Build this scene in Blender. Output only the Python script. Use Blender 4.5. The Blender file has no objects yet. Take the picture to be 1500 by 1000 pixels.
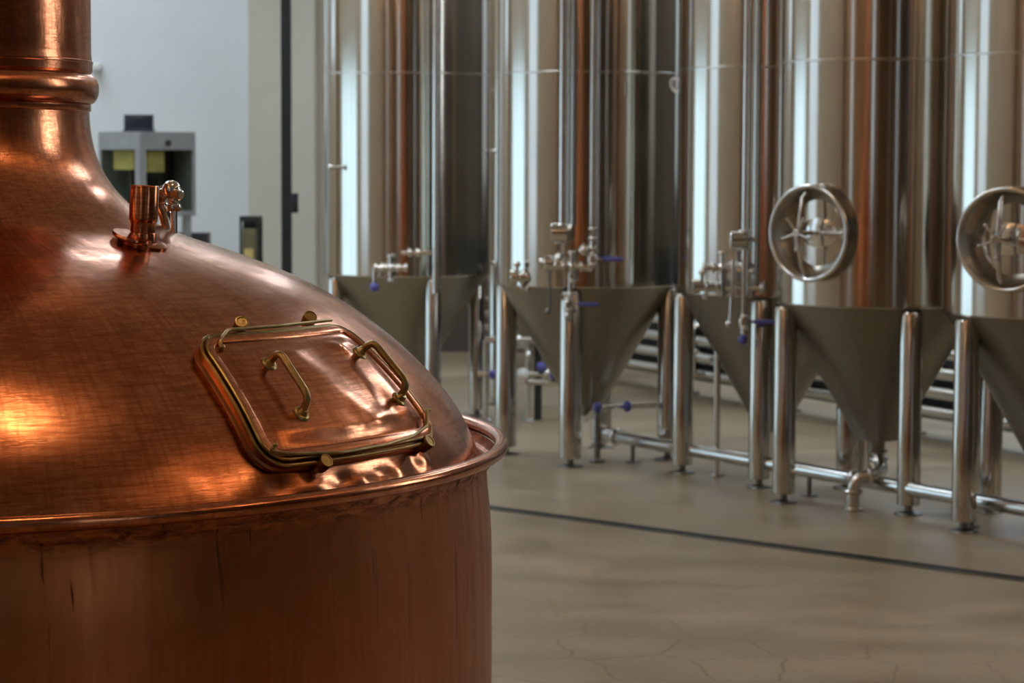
import bpy, bmesh, math, random
from mathutils import Vector, Matrix
random.seed(7)
PI = math.pi
scn = bpy.context.scene
COL = scn.collection
R_ = math.radians
CAMH = 1.96

# ------------------------------------------------------------------ materials
def mat(name):
    m = bpy.data.materials.new(name); m.use_nodes = True
    nt = m.node_tree; nt.nodes.clear()
    out = nt.nodes.new('ShaderNodeOutputMaterial'); b = nt.nodes.new('ShaderNodeBsdfPrincipled')
    nt.links.new(b.outputs[0], out.inputs[0])
    return m, nt, b
def N(nt, t, **kw):
    n = nt.nodes.new(t)
    for k, v in kw.items():
        if k.startswith('i_'): n.inputs[k[2:].replace('_', ' ')].default_value = v
        else: setattr(n, k, v)
    return n
def L(nt, a, b): nt.links.new(a, b)
def coords(nt, scale=(1,1,1), kind='Object'):
    tc = N(nt, 'ShaderNodeTexCoord'); mp = N(nt, 'ShaderNodeMapping'); mp.inputs['Scale'].default_value = scale
    L(nt, tc.outputs[kind], mp.inputs['Vector']); return mp.outputs[0]
def noise(nt, vec, scale, detail=4, rough=.55, dist=0):
    n = N(nt, 'ShaderNodeTexNoise'); n.inputs['Scale'].default_value = scale; n.inputs['Detail'].default_value = detail
    n.inputs['Roughness'].default_value = rough; n.inputs['Distortion'].default_value = dist
    L(nt, vec, n.inputs['Vector']); return n.outputs['Fac']
def ramp(nt, fac, stops):
    r = N(nt, 'ShaderNodeValToRGB'); e = r.color_ramp.elements
    while len(e) < len(stops): e.new(.5)
    for k, (p, c) in enumerate(stops):
        e[k].position = p; e[k].color = (*c, 1) if len(c) == 3 else c
    L(nt, fac, r.inputs[0]); return r.outputs[0]
def mixc(nt, fac, a, b, mode='MIX'):
    m = N(nt, 'ShaderNodeMix', data_type='RGBA', blend_type=mode)
    if hasattr(fac, 'links'): L(nt, fac, m.inputs[0])
    else: m.inputs[0].default_value = fac
    for s, i in ((a, 6), (b, 7)):
        if hasattr(s, 'links'): L(nt, s, m.inputs[i])
        else: m.inputs[i].default_value = (*s, 1)
    return m.outputs[2]
def mrange(nt, v, a, b, c, d):
    m = N(nt, 'ShaderNodeMapRange'); L(nt, v, m.inputs[0])
    for k, x in enumerate((a, b, c, d)): m.inputs[k+1].default_value = x
    return m.outputs[0]
def math_(nt, op, a, b=None):
    m = N(nt, 'ShaderNodeMath', operation=op)
    for i, s in enumerate((a, b)):
        if s is None: continue
        if hasattr(s, 'links'): L(nt, s, m.inputs[i])
        else: m.inputs[i].default_value = s
    return m.outputs[0]
def bump(nt, b, h, strength, dist=.01):
    bp = N(nt, 'ShaderNodeBump'); bp.inputs['Strength'].default_value = strength; bp.inputs['Distance'].default_value = dist
    L(nt, h, bp.inputs['Height']); L(nt, bp.outputs[0], b.inputs['Normal'])

def simple(name, col, metal=0, rough=.5, var=.12, scale=8):
    m, nt, b = mat(name)
    v = coords(nt); f = noise(nt, v, scale)
    lo = tuple(c*(1-var) for c in col); hi = tuple(min(1, c*(1+var)) for c in col)
    L(nt, ramp(nt, f, [(.3, lo), (.7, hi)]), b.inputs['Base Color'])
    b.inputs['Metallic'].default_value = metal
    L(nt, mrange(nt, f, .3, .7, rough*.88, rough*1.12), b.inputs['Roughness'])
    return m

def cylcoords(nt):
    "around / up coordinates of a turned sheet: (angle in rad * 1.2, height, 0), seam at the back"
    tc = N(nt, 'ShaderNodeTexCoord'); sp = N(nt, 'ShaderNodeSeparateXYZ'); L(nt, tc.outputs['Object'], sp.inputs[0])
    ang = math_(nt, 'ARCTAN2', sp.outputs['X'], math_(nt, 'MULTIPLY', sp.outputs['Y'], -1))
    cb = N(nt, 'ShaderNodeCombineXYZ'); L(nt, math_(nt, 'MULTIPLY', ang, 1.2), cb.inputs[0]); L(nt, sp.outputs['Z'], cb.inputs[1])
    return cb.outputs[0]
def scaled(nt, vec, s):
    mp = N(nt, 'ShaderNodeMapping'); mp.inputs['Scale'].default_value = s; L(nt, vec, mp.inputs['Vector']); return mp.outputs[0]
def copper_dome_mat():
    m, nt, b = mat('polished_copper')
    v = coords(nt); cy = cylcoords(nt)
    big = noise(nt, v, 2.0, 5, .6, .4)
    fine = noise(nt, scaled(nt, cy, (5, 70, 1)), 2, 4, .6)
    scr = noise(nt, scaled(nt, cy, (18, 150, 1)), 2, 3, .6, .8)
    ver = noise(nt, scaled(nt, cy, (45, 3, 1)), 2, 3, .6)
    c = ramp(nt, big, [(.28, (.59, .215, .095)), (.5, (.69, .27, .125)), (.72, (.77, .335, .17))])
    c = mixc(nt, mrange(nt, fine, .40, .64, 0, .75), c, (.36, .11, .042))
    c = mixc(nt, mrange(nt, scr, .52, .68, 0, .6), c, (.82, .40, .21))
    c = mixc(nt, mrange(nt, ver, .46, .66, 0, .5), c, (.38, .115, .045))
    pat = noise(nt, scaled(nt, cy, (7, 10, 1)), 2, 5, .7, .3)
    c = mixc(nt, mrange(nt, pat, .48, .66, 0, .45), c, (.33, .10, .042))
    L(nt, c, b.inputs['Base Color'])
    b.inputs['Metallic'].default_value = 1
    L(nt, mrange(nt, math_(nt, 'ADD', math_(nt, 'MULTIPLY', big, .5), math_(nt, 'MULTIPLY', fine, .5)), .3, .7, .15, .262), b.inputs['Roughness'])
    bump(nt, b, math_(nt, 'ADD', noise(nt, v, 5, 2, .5), math_(nt, 'ADD', math_(nt, 'MULTIPLY', scr, .03), math_(nt, 'MULTIPLY', noise(nt, scaled(nt, cy, (9, 9, 1)), 2, 3, .5), .09))), .24, .02)
    return m
def copper_barrel_mat():
    m, nt, b = mat('weathered_copper')
    v = coords(nt)
    big = noise(nt, coords(nt, (1.6, 1.6, .9)), 2.5, 5, .6, .5)
    st = noise(nt, coords(nt, (11, 11, .7)), 2.4, 5, .65, .2)
    st2 = noise(nt, coords(nt, (30, 30, .8)), 3, 4, .6)
    c = ramp(nt, big, [(.3, (.42, .145, .052)), (.52, (.52, .188, .071)), (.74, (.61, .24, .10))])
    c = mixc(nt, mrange(nt, st, .42, .66, 0, .6), c, (.40, .12, .042))
    c = mixc(nt, mrange(nt, st2, .64, .74, 0, .5), c, (.66, .27, .11))
    # grime under the rim and drips running down from it (stains with a shape of their own)
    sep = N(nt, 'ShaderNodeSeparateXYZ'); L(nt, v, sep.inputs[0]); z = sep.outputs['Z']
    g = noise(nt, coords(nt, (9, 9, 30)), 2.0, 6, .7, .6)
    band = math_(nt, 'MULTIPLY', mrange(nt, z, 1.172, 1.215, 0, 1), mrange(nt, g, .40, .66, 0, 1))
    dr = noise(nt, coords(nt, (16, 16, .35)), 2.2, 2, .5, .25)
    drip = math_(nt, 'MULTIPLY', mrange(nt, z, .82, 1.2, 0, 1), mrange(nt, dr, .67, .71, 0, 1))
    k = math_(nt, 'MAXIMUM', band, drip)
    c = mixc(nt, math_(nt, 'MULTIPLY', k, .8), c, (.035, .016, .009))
    L(nt, c, b.inputs['Base Color']); b.inputs['Metallic'].default_value = 1
    L(nt, math_(nt, 'ADD', mrange(nt, st, .3, .7, .285, .42), math_(nt, 'MULTIPLY', k, .25)), b.inputs['Roughness'])
    bump(nt, b, math_(nt, 'ADD', noise(nt, v, 3.5, 2), math_(nt, 'MULTIPLY', st2, .05)), .25, .015)
    return m
def steel_mat(name, base=(.60, .565, .50), r0=.16, r1=.24, aniso=.75, streak=.10, rot=.25):
    m, nt, b = mat(name)
    st = noise(nt, coords(nt, (26, 26, .25)), 2, 3, .6)
    cl = noise(nt, coords(nt), 1.6, 4)
    lo = tuple(c*(1-streak) for c in base); hi = tuple(c*(1+streak) for c in base)
    c = ramp(nt, math_(nt, 'ADD', math_(nt, 'MULTIPLY', st, .6), math_(nt, 'MULTIPLY', cl, .4)), [(.35, lo), (.65, hi)])
    L(nt, c, b.inputs['Base Color']); b.inputs['Metallic'].default_value = 1
    L(nt, mrange(nt, cl, .3, .7, r0, r1), b.inputs['Roughness'])
    b.inputs['Anisotropic'].default_value = aniso
    b.inputs['Anisotropic Rotation'].default_value = rot
    t = N(nt, 'ShaderNodeTangent', direction_type='RADIAL', axis='Z'); L(nt, t.outputs[0], b.inputs['Tangent'])
    return m
def wall_mat(name, col, tint):
    m, nt, b = mat(name)
    v = coords(nt)
    f = noise(nt, v, .7, 5); g = noise(nt, v, 18, 3)
    c = ramp(nt, f, [(.3, tint), (.7, col)])
    L(nt, c, b.inputs['Base Color']); b.inputs['Roughness'].default_value = .75
    bump(nt, b, g, .12, .006)
    return m
def crackzone(nt, v):
    "hairline cracks are only found around the copper kettle"
    d = N(nt, 'ShaderNodeVectorMath', operation='DISTANCE'); L(nt, v, d.inputs[0]); d.inputs[1].default_value = (.2, 8.6, 0)
    return mrange(nt, d.outputs['Value'], 1.2, 2.4, 1, 0)
def floor_mat():
    m, nt, b = mat('sealed_brewery_floor')
    v = coords(nt)
    big = noise(nt, v, .55, 5, .6); mid = noise(nt, coords(nt, (1, 1.6, 1)), 1.3, 5, .6); fi = noise(nt, v, 22, 4, .7)
    c = ramp(nt, math_(nt, 'ADD', math_(nt, 'MULTIPLY', big, .5), math_(nt, 'MULTIPLY', mid, .5)),
             [(.32, (.22, .163, .094)), (.5, (.325, .252, .155)), (.68, (.45, .36, .235))])
    c = mixc(nt, mrange(nt, fi, .35, .7, 0, .25), c, (.15, .115, .08))
    wv = N(nt, 'ShaderNodeVectorMath', operation='ADD'); nz = N(nt, 'ShaderNodeTexNoise'); nz.inputs['Scale'].default_value = 5
    L(nt, v, nz.inputs['Vector']); sc = N(nt, 'ShaderNodeVectorMath', operation='SCALE'); sc.inputs['Scale'].default_value = .09
    L(nt, nz.outputs['Color'], sc.inputs[0]); L(nt, v, wv.inputs[0]); L(nt, sc.outputs[0], wv.inputs[1])
    vo = N(nt, 'ShaderNodeTexVoronoi', feature='DISTANCE_TO_EDGE', voronoi_dimensions='2D'); vo.inputs['Scale'].default_value = 2.4
    vo.inputs['Randomness'].default_value = .55
    L(nt, wv.outputs[0], vo.inputs['Vector'])
    crack = math_(nt, 'MULTIPLY', mrange(nt, vo.outputs['Distance'], .005, .022, 1, 0), crackzone(nt, v))
    c = mixc(nt, math_(nt, 'MULTIPLY', crack, .75), c, (.16, .11, .065))
    L(nt, c, b.inputs['Base Color'])
    L(nt, mrange(nt, mid, .3, .7, .285, .44), b.inputs['Roughness'])
    b.inputs['Specular IOR Level'].default_value = .5
    return m
def emit_mat(name, col, strength, var=0):
    m, nt, b = mat(name)
    b.inputs['Base Color'].default_value = (*col, 1); b.inputs['Roughness'].default_value = .6
    f = noise(nt, coords(nt), .8, 3)
    c = ramp(nt, f, [(.25, tuple(x*(1-var) for x in col)), (.75, col)])
    L(nt, c, b.inputs['Emission Color']); b.inputs['Emission Strength'].default_value = strength
    return m

M = {}
M['dome'] = copper_dome_mat()
M['barrel'] = copper_barrel_mat()
M['brass'] = simple('aged_brass', (.38, .265, .105), 1, .33, .25, 30)
M['bronze'] = simple('darkened_copper', (.36, .155, .06), 1, .31, .2, 12)
M['steel'] = steel_mat('polished_tank_steel', (.58, .54, .475), .11, .17)
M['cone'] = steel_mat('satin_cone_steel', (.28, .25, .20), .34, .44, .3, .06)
M['leg'] = steel_mat('polished_leg_steel', (.56, .53, .48), .10, .15, .3, .05)
M['pipe'] = simple('polished_pipe_steel', (.66, .65, .62), 1, .18, .06, 12)
M['chrome'] = simple('bright_fitting_steel', (.70, .68, .64), 1, .12, .08, 20)
M['satin'] = simple('satin_fitting_steel', (.58, .55, .50), 1, .24, .08, 20)
M['funnel'] = simple('shaded_manway_steel', (.40, .37, .32), 1, .235, .08, 20)  # base darkened to stand in for shade inside the funnel
M['darksteel'] = simple('dull_steel', (.22, .21, .19), 1, .38, .2, 10)
M['blue'] = simple('blue_plastic_sleeve', (.10, .10, .38), 0, .4, .12, 20)
M['black'] = simple('black_paint', (.008, .009, .010), 0, .5, .2, 10)
M['rubber'] = simple('black_rubber', (.012, .011, .010), 0, .6, .2, 10)
M['white_wall'] = wall_mat('white_plaster', (.72, .735, .74), (.66, .675, .68))
M['cream_wall'] = wall_mat('cream_plaster', (.58, .55, .46), (.52, .49, .41))
M['left_wall'] = wall_mat('painted_masonry', (.53, .44, .33), (.45, .37, .27))
M['right_wall'] = wall_mat('dark_panelling', (.085, .062, .042), (.06, .043, .03))
M['tan_wall'] = wall_mat('tan_panelling', (.20, .115, .06), (.15, .085, .043))
M['bright_tan'] = wall_mat('tan_reflector_panel', (.66, .47, .29), (.58, .40, .24))
M['ceil'] = wall_mat('ceiling_boards', (.66, .54, .41), (.54, .43, .32))
M['floor'] = floor_mat()
M['grate'] = simple('dark_drain_grating', (.02, .018, .016), .6, .45, .3, 25)
M['daylight'] = emit_mat('daylit_pane', (.70, .85, 1.0), .66, .25)
M['doorlight'] = emit_mat('daylit_doorway', (.60, .83, 1.0), 1.25, .25)
M['highlight'] = emit_mat('daylit_clerestory', (.84, .92, 1.0), 4.5, .1)
M['sky'] = emit_mat('added_roof_glazing', (.72, .86, 1.0), 5.8, .05)  # unseen roof glazing, added to lift the general light
M['up'] = emit_mat('added_uplight_tube', (1.0, .70, .42), 44, 0)
M['glare'] = emit_mat('bright_roof_glass', (.84, .92, 1.0), 11, .05)
M['lamp'] = emit_mat('warm_lamp_diffuser', (1.0, .64, .36), 10, 0)
M['frame'] = simple('window_frame_paint', (.10, .10, .095), 0, .5, .1, 10)
M['grey'] = simple('grey_enamel', (.33, .34, .34), .2, .45, .1, 6)
M['yellow'] = simple('yellow_glow_and_panel', (.72, .60, .22), 0, .5, .3, 5)
M['dark'] = simple('dark_panel', (.03, .032, .03), 0, .35, .3, 5)
M['screen'] = simple('dark_screen', (.012, .016, .025), 0, .3, .2, 5)
M['white'] = simple('white_plastic', (.75, .74, .70), 0, .5, .05, 10)
M['olive'] = simple('olive_carton', (.20, .17, .085), 0, .6, .3, 9)
def glass_mat():
    m, nt, b = mat('cabinet_glass')
    b.inputs['Base Color'].default_value = (.75, .78, .70, 1); b.inputs['Roughness'].default_value = .05
    b.inputs['Transmission Weight'].default_value = 1; b.inputs['IOR'].default_value = 1.1
    return m
M['glass'] = glass_mat()

# ------------------------------------------------------------------ mesh helpers
def link(o, parent=None):
    COL.objects.link(o)
    if parent: o.parent = parent
    return o
def obj(name, bm, m, parent=None, smooth=True, loc=None, sharp=35):
    bmesh.ops.remove_doubles(bm, verts=bm.verts[:], dist=1e-6)
    bmesh.ops.recalc_face_normals(bm, faces=bm.faces[:])
    if smooth:
        a = R_(sharp)
        for f in bm.faces: f.smooth = True
        for e in bm.edges:
            if len(e.link_faces) == 2 and e.calc_face_angle(0) > a: e.smooth = False
    me = bpy.data.meshes.new(name); bm.to_mesh(me); bm.free()
    me.materials.append(m)
    o = bpy.data.objects.new(name, me)
    if loc: o.location = loc
    return link(o, parent)
def tag(o, label=None, cat=None, group=None, kind=None):
    if label: o['label'] = label
    if cat: o['category'] = cat
    if group: o['group'] = group
    if kind: o['kind'] = kind
    return o
def thing(name, label, cat, loc=(0,0,0), rz=0, group=None):
    o = bpy.data.objects.new(name, None); o.location = loc; o.rotation_euler = (0,0,rz); o.empty_display_size = .2
    link(o); return tag(o, label, cat, group)
def struct(name, bm, m, parent=None, smooth=False):
    o = obj(name, bm, m, parent, smooth)
    if not parent: o['kind'] = 'structure'
    return o
def lathe(bm, prof, n=64, mtx=None, cap0=False, cap1=False):
    rings = []
    for r, z in prof:
        if r < 1e-6: rings.append([bm.verts.new((0,0,z))])
        else: rings.append([bm.verts.new((r*math.sin(2*PI*k/n), -r*math.cos(2*PI*k/n), z)) for k in range(n)])
    for a, b in zip(rings[:-1], rings[1:]):
        for k in range(n):
            j = (k+1) % n
            if len(a) == 1 and len(b) == 1: continue
            if len(a) == 1: bm.faces.new((a[0], b[k], b[j]))
            elif len(b) == 1: bm.faces.new((a[k], a[j], b[0]))
            else: bm.faces.new((a[k], a[j], b[j], b[k]))
    if cap0 and len(rings[0]) > 1: bm.faces.new(rings[0])
    if cap1 and len(rings[-1]) > 1: bm.faces.new(rings[-1])
    if mtx is not None:
        vs = [v for r in rings for v in r]
        bmesh.ops.transform(bm, matrix=mtx, verts=vs)
    return bm
def NB(): return bmesh.new()
def box(bm, x0, x1, y0, y1, z0, z1, mtx=None):
    r = bmesh.ops.create_cube(bm, size=1)
    for v in r['verts']:
        v.co = Vector(((x0+x1)/2+v.co.x*(x1-x0), (y0+y1)/2+v.co.y*(y1-y0), (z0+z1)/2+v.co.z*(z1-z0)))
    if mtx is not None: bmesh.ops.transform(bm, matrix=mtx, verts=r['verts'])
    return bm
def bevel(bm, w, seg=2):
    bmesh.ops.bevel(bm, geom=[e for e in bm.edges], offset=w, segments=seg, affect='EDGES', profile=.5); return bm
def roundpath(pts, rad, seg=5):
    pts = [Vector(p) for p in pts]; out = [pts[0]]
    for a, b, c in zip(pts[:-2], pts[1:-1], pts[2:]):
        d0 = (a-b); d1 = (c-b); r = min(rad, d0.length*.48, d1.length*.48)
        p0 = b+d0.normalized()*r; p1 = b+d1.normalized()*r
        for k in range(seg+1):
            t = k/seg; out.append(p0*(1-t)**2 + b*2*t*(1-t) + p1*t*t)
    out.append(pts[-1]); return out
def tube(bm, pts, r, n=16, caps=True):
    pts = [Vector(p) for p in pts]
    rr = r if isinstance(r, (list, tuple)) else [r]*len(pts)
    tans = []
    for i in range(len(pts)):
        a = pts[max(i-1,0)]; b = pts[min(i+1,len(pts)-1)]; tans.append((b-a).normalized())
    up = Vector((0,0,1)) if abs(tans[0].z) < .9 else Vector((1,0,0))
    u = tans[0].cross(up).normalized(); rings = []
    for i, p in enumerate(pts):
        t = tans[i]; u = (u - t*u.dot(t)).normalized(); w = t.cross(u)
        rings.append([bm.verts.new(p + (u*math.cos(2*PI*k/n) + w*math.sin(2*PI*k/n))*rr[i]) for k in range(n)])
    for a, b in zip(rings[:-1], rings[1:]):
        for k in range(n): bm.faces.new((a[k], a[(k+1)%n], b[(k+1)%n], b[k]))
    if caps: bm.faces.new(rings[0]); bm.faces.new(rings[-1])
    return bm
def rod(bm, a, b, r, n=16): return tube(bm, [a, b], r, n)
def along(a, d):
    "matrix that puts local +Z along d at a"
    d = Vector(d).normalized(); q = Vector((0,0,1)).rotation_difference(d)
    return Matrix.Translation(Vector(a)) @ q.to_matrix().to_4x4()
def ball(bm, c, r, s=(1,1,1), n=16):
    x = bmesh.ops.create_uvsphere(bm, u_segments=n, v_segments=max(8, n*2//3), radius=r)
    for v in x['verts']: v.co = Vector((v.co.x*s[0], v.co.y*s[1], v.co.z*s[2])) + Vector(c)
    return bm
def disc(bm, c, d, r, h, n=24, bev=.003):
    bev = min(bev, h*.4, r*.4)
    return lathe(bm, [(0,0),(r-bev,0),(r,bev),(r,h-bev),(r-bev,h),(0,h)], n, along(c, d))
def clamp(bm, c, d, r, w=.018):
    "sanitary clamp ferrule around a pipe"
    return lathe(bm, [(0,-w/2),(r*.9,-w/2),(r,-w*.2),(r,w*.2),(r*.9,w/2),(0,w/2)], 20, along(c, d))

# ------------------------------------------------------------------ camera
f_px = 3541.67
pitch = math.atan((500-237.5)/f_px)
cam = bpy.data.cameras.new('camera'); cam.sensor_width = 36; cam.lens = 85
cam.dof.use_dof = True; cam.dof.focus_distance = 5.15; cam.dof.aperture_fstop = 7.5
co = bpy.data.objects.new('camera', cam); COL.objects.link(co)
co.matrix_world = Matrix.Translation((0,0,CAMH)) @ (Matrix.Rotation(PI/2-pitch, 4, 'X') @ Matrix.Rotation(.004, 4, 'Z'))
cam.clip_end = 100; cam.clip_start = .05
scn.camera = co

# ------------------------------------------------------------------ the room
X0, X1, Y0, Y1, ZC = -8.0, 8.0, -7.0, 25.0, 7.0
bm = NB(); box(bm, X0-.3, X1+.3, Y0-.3, Y1+.3, -.2, 0); struct('floor', bm, M['floor'])
bm = NB(); box(bm, X0-.3, X1+.3, Y0-.3, Y1+.3, ZC, ZC+.2); struct('ceiling', bm, M['ceil'])
def wall(name, m, axis, at, th, lo, hi, holes):
    "wall in the plane axis=at, thickness th outwards, rectangular openings left free"
    us = sorted({lo, hi, *[h[0] for h in holes], *[h[1] for h in holes]}); zs = sorted({0, ZC, *[h[2] for h in holes], *[h[3] for h in holes]})
    b = NB()
    for u0, u1 in zip(us[:-1], us[1:]):
        for z0, z1 in zip(zs[:-1], zs[1:]):
            uc, zc = (u0+u1)/2, (z0+z1)/2
            if any(h[0] < uc < h[1] and h[2] < zc < h[3] for h in holes): continue
            a0, a1 = sorted((at, at+th))
            if axis == 'x': box(b, a0, a1, u0, u1, z0, z1)
            else: box(b, u0, u1, a0, a1, z0, z1)
    return struct(name, b, m)
LW = [(12.3, 14.5, .9, 6.3), (15.4, 19.2, 0, 3.0), (21.4, 23.2, 3.0, 6.4), (1.6, 2.8, 1.0, 6.2)]
RW = [(9.0, 11.0, 2.4, 6.0), (-4, -3.2, 1, 6)]
BW = [(-3.0, .2, 5.0, 6.7)]
FW = [(-5.4, -4.2, .8, 6.2), (4.6, 5.2, .8, 6.2)]
wall('wall_left', M['left_wall'], 'x', X0, -.3, Y0, Y1, LW)
wall('wall_right', M['right_wall'], 'x', X1, .3, Y0, Y1, RW)
wall('wall_back', M['white_wall'], 'y', Y1, .3, X0, X1, BW)
wall('wall_front', M['tan_wall'], 'y', Y0, -.3, X0, X1, FW)
wn = 0
def window(axis, at, sgn, h, m, mull=(2, 4), door=False):
    global wn
    u0, u1, z0, z1 = h; wn += 1
    fr = NB(); w = .07
    def bx(bm, a, b, c, d, e0, e1):
        p0, p1 = sorted((at+sgn*e0, at+sgn*e1))
        if axis == 'x': box(bm, p0, p1, a, b, c, d)
        else: box(bm, a, b, p0, p1, c, d)
    for a, b, c, d in ((u0, u0+w, z0, z1), (u1-w, u1, z0, z1), (u0+w, u1-w, z1-w, z1), (u0+w, u1-w, z0, z0+w)): bx(fr, a, b, c, d, .08, .18)
    nu, nz = mull
    for k in range(1, nu):
        c = u0+(u1-u0)*k/nu; bx(fr, c-.025, c+.025, z0+w, z1-w, .09, .17)
    for k in range(1, nz):
        c = z0+(z1-z0)*k/nz; bx(fr, u0+w, u1-w, c-.02, c+.02, .10, .16)
    o = struct('window_%d' % wn if not door else 'door_1', fr, M['frame'])
    p = NB(); bx(p, u0+.02, u1-.02, z0+.02, z1-.02, .185, .2)
    obj('pane', p, m, o, False)
for h in LW: window('x', X0, -1, h, M['doorlight'] if h[2] == 0 else M['daylight'], (1, 1) if h[2] == 0 else (1, 4), h[2] == 0)
for h in RW: window('x', X1, 1, h, M['highlight'], (2, 3))
for h in BW: window('y', Y1, 1, h, M['glare'], (3, 1))
for h in FW: window('y', Y0, -1, h, M['daylight'], (1, 4))
# piers that show on the back wall beside the tanks
bm = NB(); box(bm, -2.68, -2.0, 24.55, 25, 0, ZC); bevel(bm, .015); struct('trim_1', bm, M['cream_wall'])
bm = NB(); box(bm, -2.0, -1.3, 24.8, 25, 0, ZC-.6); bevel(bm, .01); struct('trim_2', bm, M['cream_wall'])
bm = NB(); box(bm, X0, -2.68, 24.96, 25, 0, .14); struct('baseboard_back', bm, M['grey'])
bm = NB(); box(bm, -1.3, X1, 24.94, 25, 0, 1.7); struct('trim_40', bm, M['right_wall'])  # dark sheet added to darken the background between the tank legs
# unseen piers added along the walls to stripe the polished steel
k = 2
for y in (5.2, 20.1):
    k += 1; bm = NB(); box(bm, X0, X0+.35, y, y+.55, 0, ZC); struct('trim_%d' % k, bm, M['tan_wall'])
for y in (-1.0, 2.4, 5.0, 11.4, 14.5):
    k += 1; bm = NB(); box(bm, X1-.4, X1, y, y+.7, 0, ZC); struct('trim_%d' % k, bm, M['tan_wall'])
for x in (-6.6, -3.2, 1.6, 4.0):
    k += 1; bm = NB(); box(bm, x, x+.45, Y0, Y0+.4, 0, ZC); struct('trim_%d' % k, bm, M['cream_wall'])
k += 1; bm = NB(); box(bm, X0, X0+.06, -5.5, .6, .2, 6.2); struct('trim_%d' % k, bm, M['bright_tan'])  # unseen pale panel added so the steel reflects tan strips
# roof light
def skylight(x0, x1, y0, y1, m):
    global wn
    wn += 1
    bm = NB(); box(bm, x0+.05, x1-.05, y0+.05, y1-.05, ZC-.06, ZC-.001)
    sk = NB()
    for a in ((x0, x0+.1, y0, y1), (x1-.1, x1, y0, y1), (x0+.1, x1-.1, y0, y0+.1), (x0+.1, x1-.1, y1-.1, y1)): box(sk, *a, ZC-.1, ZC-.0005)
    w_ = struct('window_%d' % wn, sk, M['frame']); obj('pane', bm, m, w_, False)
skylight(-2.3, -1.15, 15.2, 17.0, M['glare'])
for y in (8.5, 13.5, 18.0): skylight(-6.2, -3.6, y, y+2.6, M['sky'])  # added out of view to light floor and walls
skylight(-7.0, -4.4, 21.6, 24.4, M['sky'])  # added out of view to grade the light on the white wall
skylight(2.4, 3.4, 15.8, 18.0, M['glare'])
skylight(5.0, 6.8, 13.0, 18.0, M['sky'])
skylight(4.2, 7.2, 19.6, 24.4, M['sky'])
# ceiling lamps
def lamp(x, y, lab, sx=.45, sy=.45, drop=.9):
    "pendant: stem, canopy on the ceiling, open glowing box that lights the room and the ceiling"
    t = thing('pendant_lamp', lab, 'lamp', (x, y, ZC), 0, 'warm lamps under the roof')
    b = NB()
    for u, v, a, c in ((-sx, -sx+.03, -sy, sy), (sx-.03, sx, -sy, sy), (-sx+.03, sx-.03, -sy, -sy+.03), (-sx+.03, sx-.03, sy-.03, sy)): box(b, u, v, a, c, -drop-.09, -drop+.05)
    box(b, -sx+.03, sx-.03, -.02, .02, -drop+.03, -drop+.05); obj('housing', b, M['black'], t, False)
    b = NB(); rod(b, (0,0,-drop+.04), (0,0,-.03), .012); disc(b, (0,0,-.04), (0,0,1), .08, .0395, 20); obj('stem', b, M['black'], t)
    b = NB(); box(b, -sx+.032, sx-.032, -sy+.032, sy-.032, -drop-.08, -drop+.025); obj('diffuser', b, M['lamp'], t, False)
lamp(.15, 4.58, 'square warm lamp under the roof above the copper kettle', .30, .30)
lamp(5.58, 4.24, 'square warm lamp under the roof toward the right wall', .28, .28)
lamp(-1.6, 9.9, 'square warm lamp under the roof behind the copper kettle', .28, .28)
lamp(-4.5, 2.0, 'added square warm lamp, out of view left of the camera')  # added for more warm light near the camera
lamp(-4.6, -3.5, 'added square warm lamp, out of view, lighting the tan reflector panel')  # added to light the tan panel on the left wall
def uplight(axis, x, y, lab):  # unseen fixtures added to brighten the ceiling that the dome reflects
    t = thing('added_uplight', lab, 'lamp', (x, y, 5.3), 0, 'added warm uplights, out of view')
    b = NB(); sx, sy = (.14, 1.2)
    for a in ((-sx, -sx+.02, -sy, sy, -.1, .1), (sx-.02, sx, -sy, sy, -.1, .1), (-sx+.02, sx-.02, -sy, -sy+.02, -.1, .1), (-sx+.02, sx-.02, sy-.02, sy, -.1, .1), (-sx+.02, sx-.02, -sy+.02, sy-.02, -.1, -.08)): box(b, *a)
    obj('trough', b, M['black'], t, False)
    b = NB(); box(b, -sx+.022, sx-.022, -sy+.022, sy-.022, -.06, .05); obj('tube_lamp', b, M['up'], t, False)
for y, w_ in ((2.6, 'nearest the camera'), (6.4, 'level with the kettle'), (13.0, 'level with the tanks')):
    uplight('x', X1-.141, y, 'added long trough uplight, out of view on the right wall, '+w_)
for y, w_ in ((4.4, 'level with the kettle'), (8.5, 'beside the tall window')):
    uplight('x', X0+.141, y, 'added long trough uplight, out of view on the left wall, '+w_)

# floor drain
a = Vector((-.10, 13.62, 0)); b_ = Vector((2.43, 11.32, 0)); d = (b_-a).normalized()
t = thing('floor_drain', 'long dark slot drain running diagonally across the brown floor', 'drain', (1.165, 12.47, 0), math.atan2(d.y, d.x))
bm = NB(); box(bm, -6.0, 6.0, -.045, .045, -.02, .004); obj('channel', bm, M['grate'], t, False)
bm = NB()
for s in (-1, 1): box(bm, -6, 6, s*.05-.006, s*.05+.006, -.02, .006)
obj('edge_strip', bm, M['darksteel'], t, False)

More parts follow.
